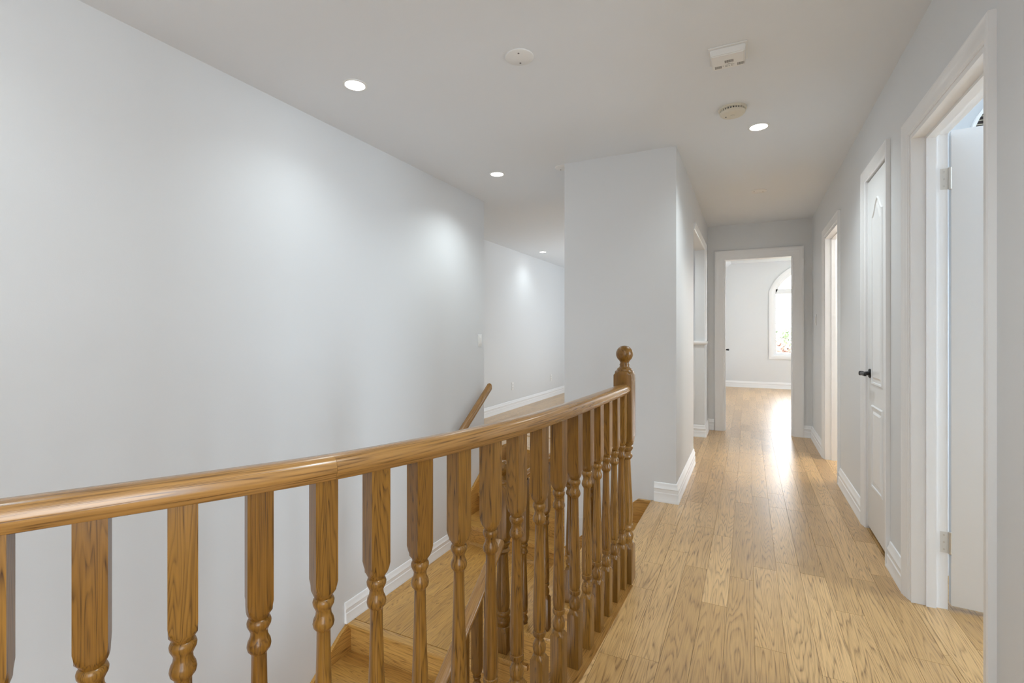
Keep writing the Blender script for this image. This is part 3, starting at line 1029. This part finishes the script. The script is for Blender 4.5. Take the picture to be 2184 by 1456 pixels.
IX, IY = -1.175, 2.285
rp_(newel(sr, IX, IY, -R1 * 3 + 0.001, 0.487, -0.384, 0.068, 0))


def ztop_a(x): return 0.549 + 0.80 * (x + 0.92)


rp_(sweep('handrail', OAKU, [(-0.568, IY, ztop_a(-0.568) - 0.05), (-1.134, IY, ztop_a(-1.134) - 0.05)], RAILP, parent=sr, smooth=50))
for x, tr in ((-0.69, 1), (-0.80, 1), (-0.93, 2), (-1.05, 3)):
    zb = -R1 * tr + 0.001
    zt = ztop_a(x) - 0.040
    t0 = zb + 0.17
    rp_(turned('baluster', OAKZ, baluster_profile(zb, zt, t0, t0 + 0.42), HALF, sr, 24, (x, IY, 0)))


def ztop_b(y): return 0.085 + 0.742 * (y - 2.238)


rp_(sweep('handrail', OAKU, [(IX, 2.244, ztop_b(2.244) - 0.05), (IX, -0.10, ztop_b(-0.10) - 0.05)], RAILP, parent=sr, smooth=50))
yy = 2.155
while yy > -0.08:
    tr = math.ceil((NY - yy) / RUN - 1e-6)
    zb = LAND - R2 * tr + 0.001
    zt = ztop_b(yy) - 0.042
    t0 = zb + 0.17
    rp_(turned('baluster', OAKZ, baluster_profile(zb, zt, t0, t0 + 0.40), HALF, sr, 24, (IX - 0.01, yy, 0)))
    yy -= 0.125
rp_(newel(sr, IX, -0.145, LAND - R2 * 10 + 0.001, ztop_b(-0.1) + 0.16, LAND - R2 * 10 + 0.13, ztop_b(-0.1) - 0.22, 0))

# wall handrail at the left end of the stairs
wh = empty('wall_handrail', (-2.24, 3.8, 0.45))
tag(wh, 'short sloping oak handrail on the left wall above the turning steps', 'handrail')
P0, P1 = (-2.245, 4.085, 0.640), (-2.245, 3.50, 0.245)
HS = 1.55
HP = [(-0.017, -0.018), (-0.0225, -0.008), (-0.0225, 0.010), (-0.016, 0.022), (0, 0.026), (0.016, 0.022), (0.0225, 0.010), (0.0225, -0.008), (0.017, -0.018)]
HP = [(a * 1.2, c * HS) for a, c in HP]
o = sweep('handrail', OAKU, [P1, P0], HP, parent=wh, smooth=50); o.location = (2.24, -3.8, -0.45)
for t in (0.3, 0.75):
    p = [P0[i] + (P1[i] - P0[i]) * t for i in range(3)]
    o = sweep('bracket', NICKEL, [(p[0], p[1], p[2] - 0.018), (p[0], p[1], p[2] - 0.045), (p[0] - 0.02, p[1], p[2] - 0.062), (XL + 0.001, p[1], p[2] - 0.062)],
              [(-0.006, -0.006), (0.006, -0.006), (0.006, 0.006), (-0.006, 0.006)], (0, 1, 0), wh)
    o.location = (2.24, -3.8, -0.45)

# ------------------------------------------------------------ ceiling fittings
SPOT = 20
for (x, y, pw, lab) in ((-1.821, 1.877, 0.38, 'lit recessed ceiling light nearest above the left stairwell wall'),
                    (-1.816, 3.431, 1.0, 'lit recessed ceiling light beyond the stairs near the left wall end'),
                    (-2.91, 7.041, 0.3, 'lit recessed ceiling light in the bright room beyond the stairs'),
                    (0.055, 3.356, 1.3, 'lit recessed ceiling light in the hallway beside the smoke alarm'),
                    (-1.821, 0.32, 0.3, 'recessed ceiling light further back over the stairwell'),
                    (0.055, 0.75, 1.4, 'recessed ceiling light over the near end of the hallway'),
                    (-1.02, 5.15, 1.6, 'unseen ceiling light added behind the grey wall block')):  # last light is added, unseen, to brighten the opening left of the hallway
    e = empty('recessed_light', (x, y, CEIL))
    tag(e, lab, 'light', group='recessed ceiling lights')
    disc_down('trim_ring', PLATE, [(0, 0.062), (0.003, 0.062), (0.005, 0.058), (0.004, 0.050), (0.0, 0.048)], (0, 0, 0), e)
    disc_down('lens', LENS, [(0.0, 0.048), (0.0025, 0.048), (0.003, 0.044), (0.0032, 0.001)], (0, 0, 0), e)
    l = bpy.data.lights.new('lamp', 'SPOT')
    l.energy = SPOT * pw; l.spot_size = math.radians(140); l.spot_blend = 1.0; l.shadow_soft_size = 0.045
    l.color = (0.87, 0.97, 1.0)
    lo = bpy.data.objects.new('lamp', l); COL.objects.link(lo); lo.parent = e; lo.location = (0, 0, -0.03)
# bathroom lamp
e = empty('ceiling_lamp', (1.6, 5.2, CEIL)); tag(e, 'round ceiling lamp in the room behind the far right doorway', 'light')
disc_down('lamp_base', PLATE, [(0, 0.13), (0.02, 0.13), (0.02, 0.11)], (0, 0, 0), e)
disc_down('lamp_shade', LENS, [(0.02, 0.12), (0.05, 0.11), (0.075, 0.07), (0.085, 0.001)], (0, 0, 0), e)
l = bpy.data.lights.new('lamp', 'POINT'); l.energy = 38; l.color = (1, 0.95, 0.86); l.shadow_soft_size = 0.1
lo = bpy.data.objects.new('lamp', l); COL.objects.link(lo); lo.parent = e; lo.location = (0, 0, -0.15)

for (x, y, r_, lab, ang) in ((-0.952, 2.02, 0.066, 'round white cover plate with two screws in the middle of the ceiling', 1.9),
                             (0.079, 4.874, 0.066, 'thin round white cover plate on the far hallway ceiling', 0.5),
                             (-1.285, 3.515, 0.062, 'round white cover plate half hidden behind the top of the grey wall block', 2.4)):
    e = empty('ceiling_cover_plate', (x, y, CEIL))
    tag(e, lab, 'cover plate', group='round ceiling cover plates')
    disc_down('plate', PLATE, [(0, r_), (0.004, r_), (0.007, r_ - 0.004), (0.007, 0.001)], (0, 0, 0), e)
    for s in (0, PI):
        disc_down('screw', SCREW, [(0.006, 0.0042), (0.0085, 0.0042), (0.009, 0.001)], (math.cos(ang + s) * 0.04, math.sin(ang + s) * 0.04, 0), e, 12)

# round smoke alarm (aged)
e = empty('smoke_alarm', (-0.083, 3.02, CEIL)); tag(e, 'round yellowed smoke alarm on the hallway ceiling', 'smoke alarm')
disc_down('base', CREAM, [(0, 0.074), (0.010, 0.074), (0.012, 0.070), (0.012, 0.066)], (0, 0, 0), e)
disc_down('vent_ring', GREYP, [(0.011, 0.063), (0.022, 0.063)], (0, 0, 0), e)
for k in range(30):
    a = 2 * PI * k / 30
    o = box('vent_rib', CREAM, -0.0025, 0.0025, 0.062, 0.068, -0.024, -0.010, e)
    o.rotation_euler = (0, 0, a)
disc_down('cover', CREAM, [(0.022, 0.067), (0.030, 0.066), (0.036, 0.060), (0.039, 0.050), (0.040, 0.001)], (0, 0, 0), e)
disc_down('test_button', CREAM, [(0.039, 0.012), (0.0425, 0.011), (0.043, 0.001)], (0.0, 0.0, 0), e, 20)
disc_down('indicator', SCREW, [(0.039, 0.004), (0.0412, 0.0038), (0.0414, 0.001)], (-0.035, 0.008, 0), e, 12)

# square alarm with slots and printed label
e = empty('carbon_monoxide_alarm', (-0.083, 2.415, CEIL)); tag(e, 'square white ceiling alarm with printed slots and label', 'alarm')
box('mounting_plate', PLATE, -0.082, 0.078, -0.078, 0.076, -0.006, 0, e, 0.002)
bm = bmesh.new()
v = [bm.verts.new(p) for p in ((-0.076, -0.070, -0.006), (0.072, -0.070, -0.006), (0.072, 0.072, -0.006), (-0.076, 0.072, -0.006),
                               (-0.070, -0.062, -0.036), (0.066, -0.062, -0.036), (0.066, 0.066, -0.036), (-0.070, 0.066, -0.036))]
for f in ((0, 1, 2, 3), (7, 6, 5, 4), (0, 4, 5, 1), (1, 5, 6, 2), (2, 6, 7, 3), (3, 7, 4, 0)):
    bm.faces.new([v[i] for i in f])
bmesh.ops.bevel(bm, geom=bm.edges[:], offset=0.004, segments=2, affect='EDGES')
from_bm('cover', bm, PLATE, e, 40)
for (cx_, cy_, n_) in ((-0.045, 0.040, 7), (0.050, 0.040, 7), (0.002, 0.000, 9)):
    for k in range(n_):
        xx = cx_ + (k - (n_ - 1) / 2) * 0.0042
        box('slot', GREYP, xx - 0.0013, xx + 0.0013, cy_ - 0.011, cy_ + 0.011, -0.0366, -0.0356, e)
bm = bmesh.new()
rr = random.Random(2)
for row, (ya, n_) in enumerate(((0.024, 6), (0.034, 11), (0.043, 7))):
    xx = 0.002 - n_ * 0.0025
    for k in range(n_):
        wv = rr.uniform(0.0025, 0.0042)
        if rr.random() < 0.85:
            add_box(bm, xx, xx + wv, ya - 0.0016, ya + 0.0016, -0.0365, -0.0357)
        xx += 0.005
from_bm('printed_label', bm, GREYP, e)


# ------------------------------------------------------------ switches and outlets
def wall_plate(name, loc, rotz, label, cat, outlet=False):
    """local: plate in xz plane, front to -y"""
    e_ = empty(name, loc); e_.rotation_euler = (0, 0, rotz)
    tag(e_, label, cat)
    box('plate', PLATE, -0.036, 0.036, -0.006, 0, -0.058, 0.058, e_, 0.002)
    if outlet:
        for zz in (-0.021, 0.021):
            box('socket', PLATE, -0.016, 0.016, -0.009, -0.005, zz - 0.015, zz + 0.015, e_, 0.002)
            for xx in (-0.006, 0.006):
                box('slot', SCREW, xx - 0.001, xx + 0.001, -0.0096, -0.0088, zz - 0.003, zz + 0.007, e_)
    else:
        box('rocker', PLATE, -0.016, 0.016, -0.011, -0.005, -0.032, 0.032, e_, 0.002)
    return e_


wall_plate('light_switch', (XL, 4.008, 1.092), PI / 2, 'white rocker light switch near the end of the left wall', 'light switch')
wall_plate('light_switch', (XR, 5.93, 1.30), -PI / 2, 'white light switch on the right wall near the bedroom door', 'light switch')
wall_plate('wall_outlet', (-3.25, 6.645, 0.35), PI / 2, 'white wall outlet in the bright room, nearer to the stairs', 'outlet', True)
wall_plate('wall_outlet', (-3.25, 8.246, 0.35), PI / 2, 'white wall outlet in the bright room, near its far corner', 'outlet', True)


# ------------------------------------------------------------ garden outside the bedroom window
def tree(loc, h, rad, leaf, label, seed):
    r_ = random.Random(seed)
    e_ = empty('garden_tree', loc)
    tag(e_, label, 'tree', group='trees outside the bedroom window')
    turned('trunk', BARK, [(0, 0.12), (h * 0.5, 0.08), (h * 0.9, 0.03)], None, e_, 10)
    bm = bmesh.new()
    for k in range(2600):
        d = Vector((r_.gauss(0, 1), r_.gauss(0, 1), r_.gauss(0, 1))).normalized() * rad * (r_.random() ** 0.4)
        c_ = Vector((d.x, d.y, h * 0.72 + d.z * 0.85))
        u_ = Vector((r_.gauss(0, 1), r_.gauss(0, 1), r_.gauss(0, 1))).normalized()
        v_ = u_.orthogonal().normalized()
        s = r_.uniform(0.08, 0.17)
        bm.faces.new([bm.verts.new(c_ + u_ * s), bm.verts.new(c_ + v_ * s * 0.5), bm.verts.new(c_ - u_ * s), bm.verts.new(c_ - v_ * s * 0.5)])
    o_ = from_bm('foliage', bm, leaf, e_); o_['kind'] = 'stuff'


tree((1.9, 20.0, -3.2), 4.6, 1.7, LEAFG, 'green leafy tree seen low through the bedroom window', 1)
tree((0.55, 17.5, -3.2), 4.9, 0.75, LEAFR, 'small reddish tree nearest outside the bedroom window', 2)
o = box('ground_outside', LEAFG, -12, 18, 12.5, 45, -3.4, -3.2)
tag(o, 'lawn outside the bedroom window', 'ground', 'structure')
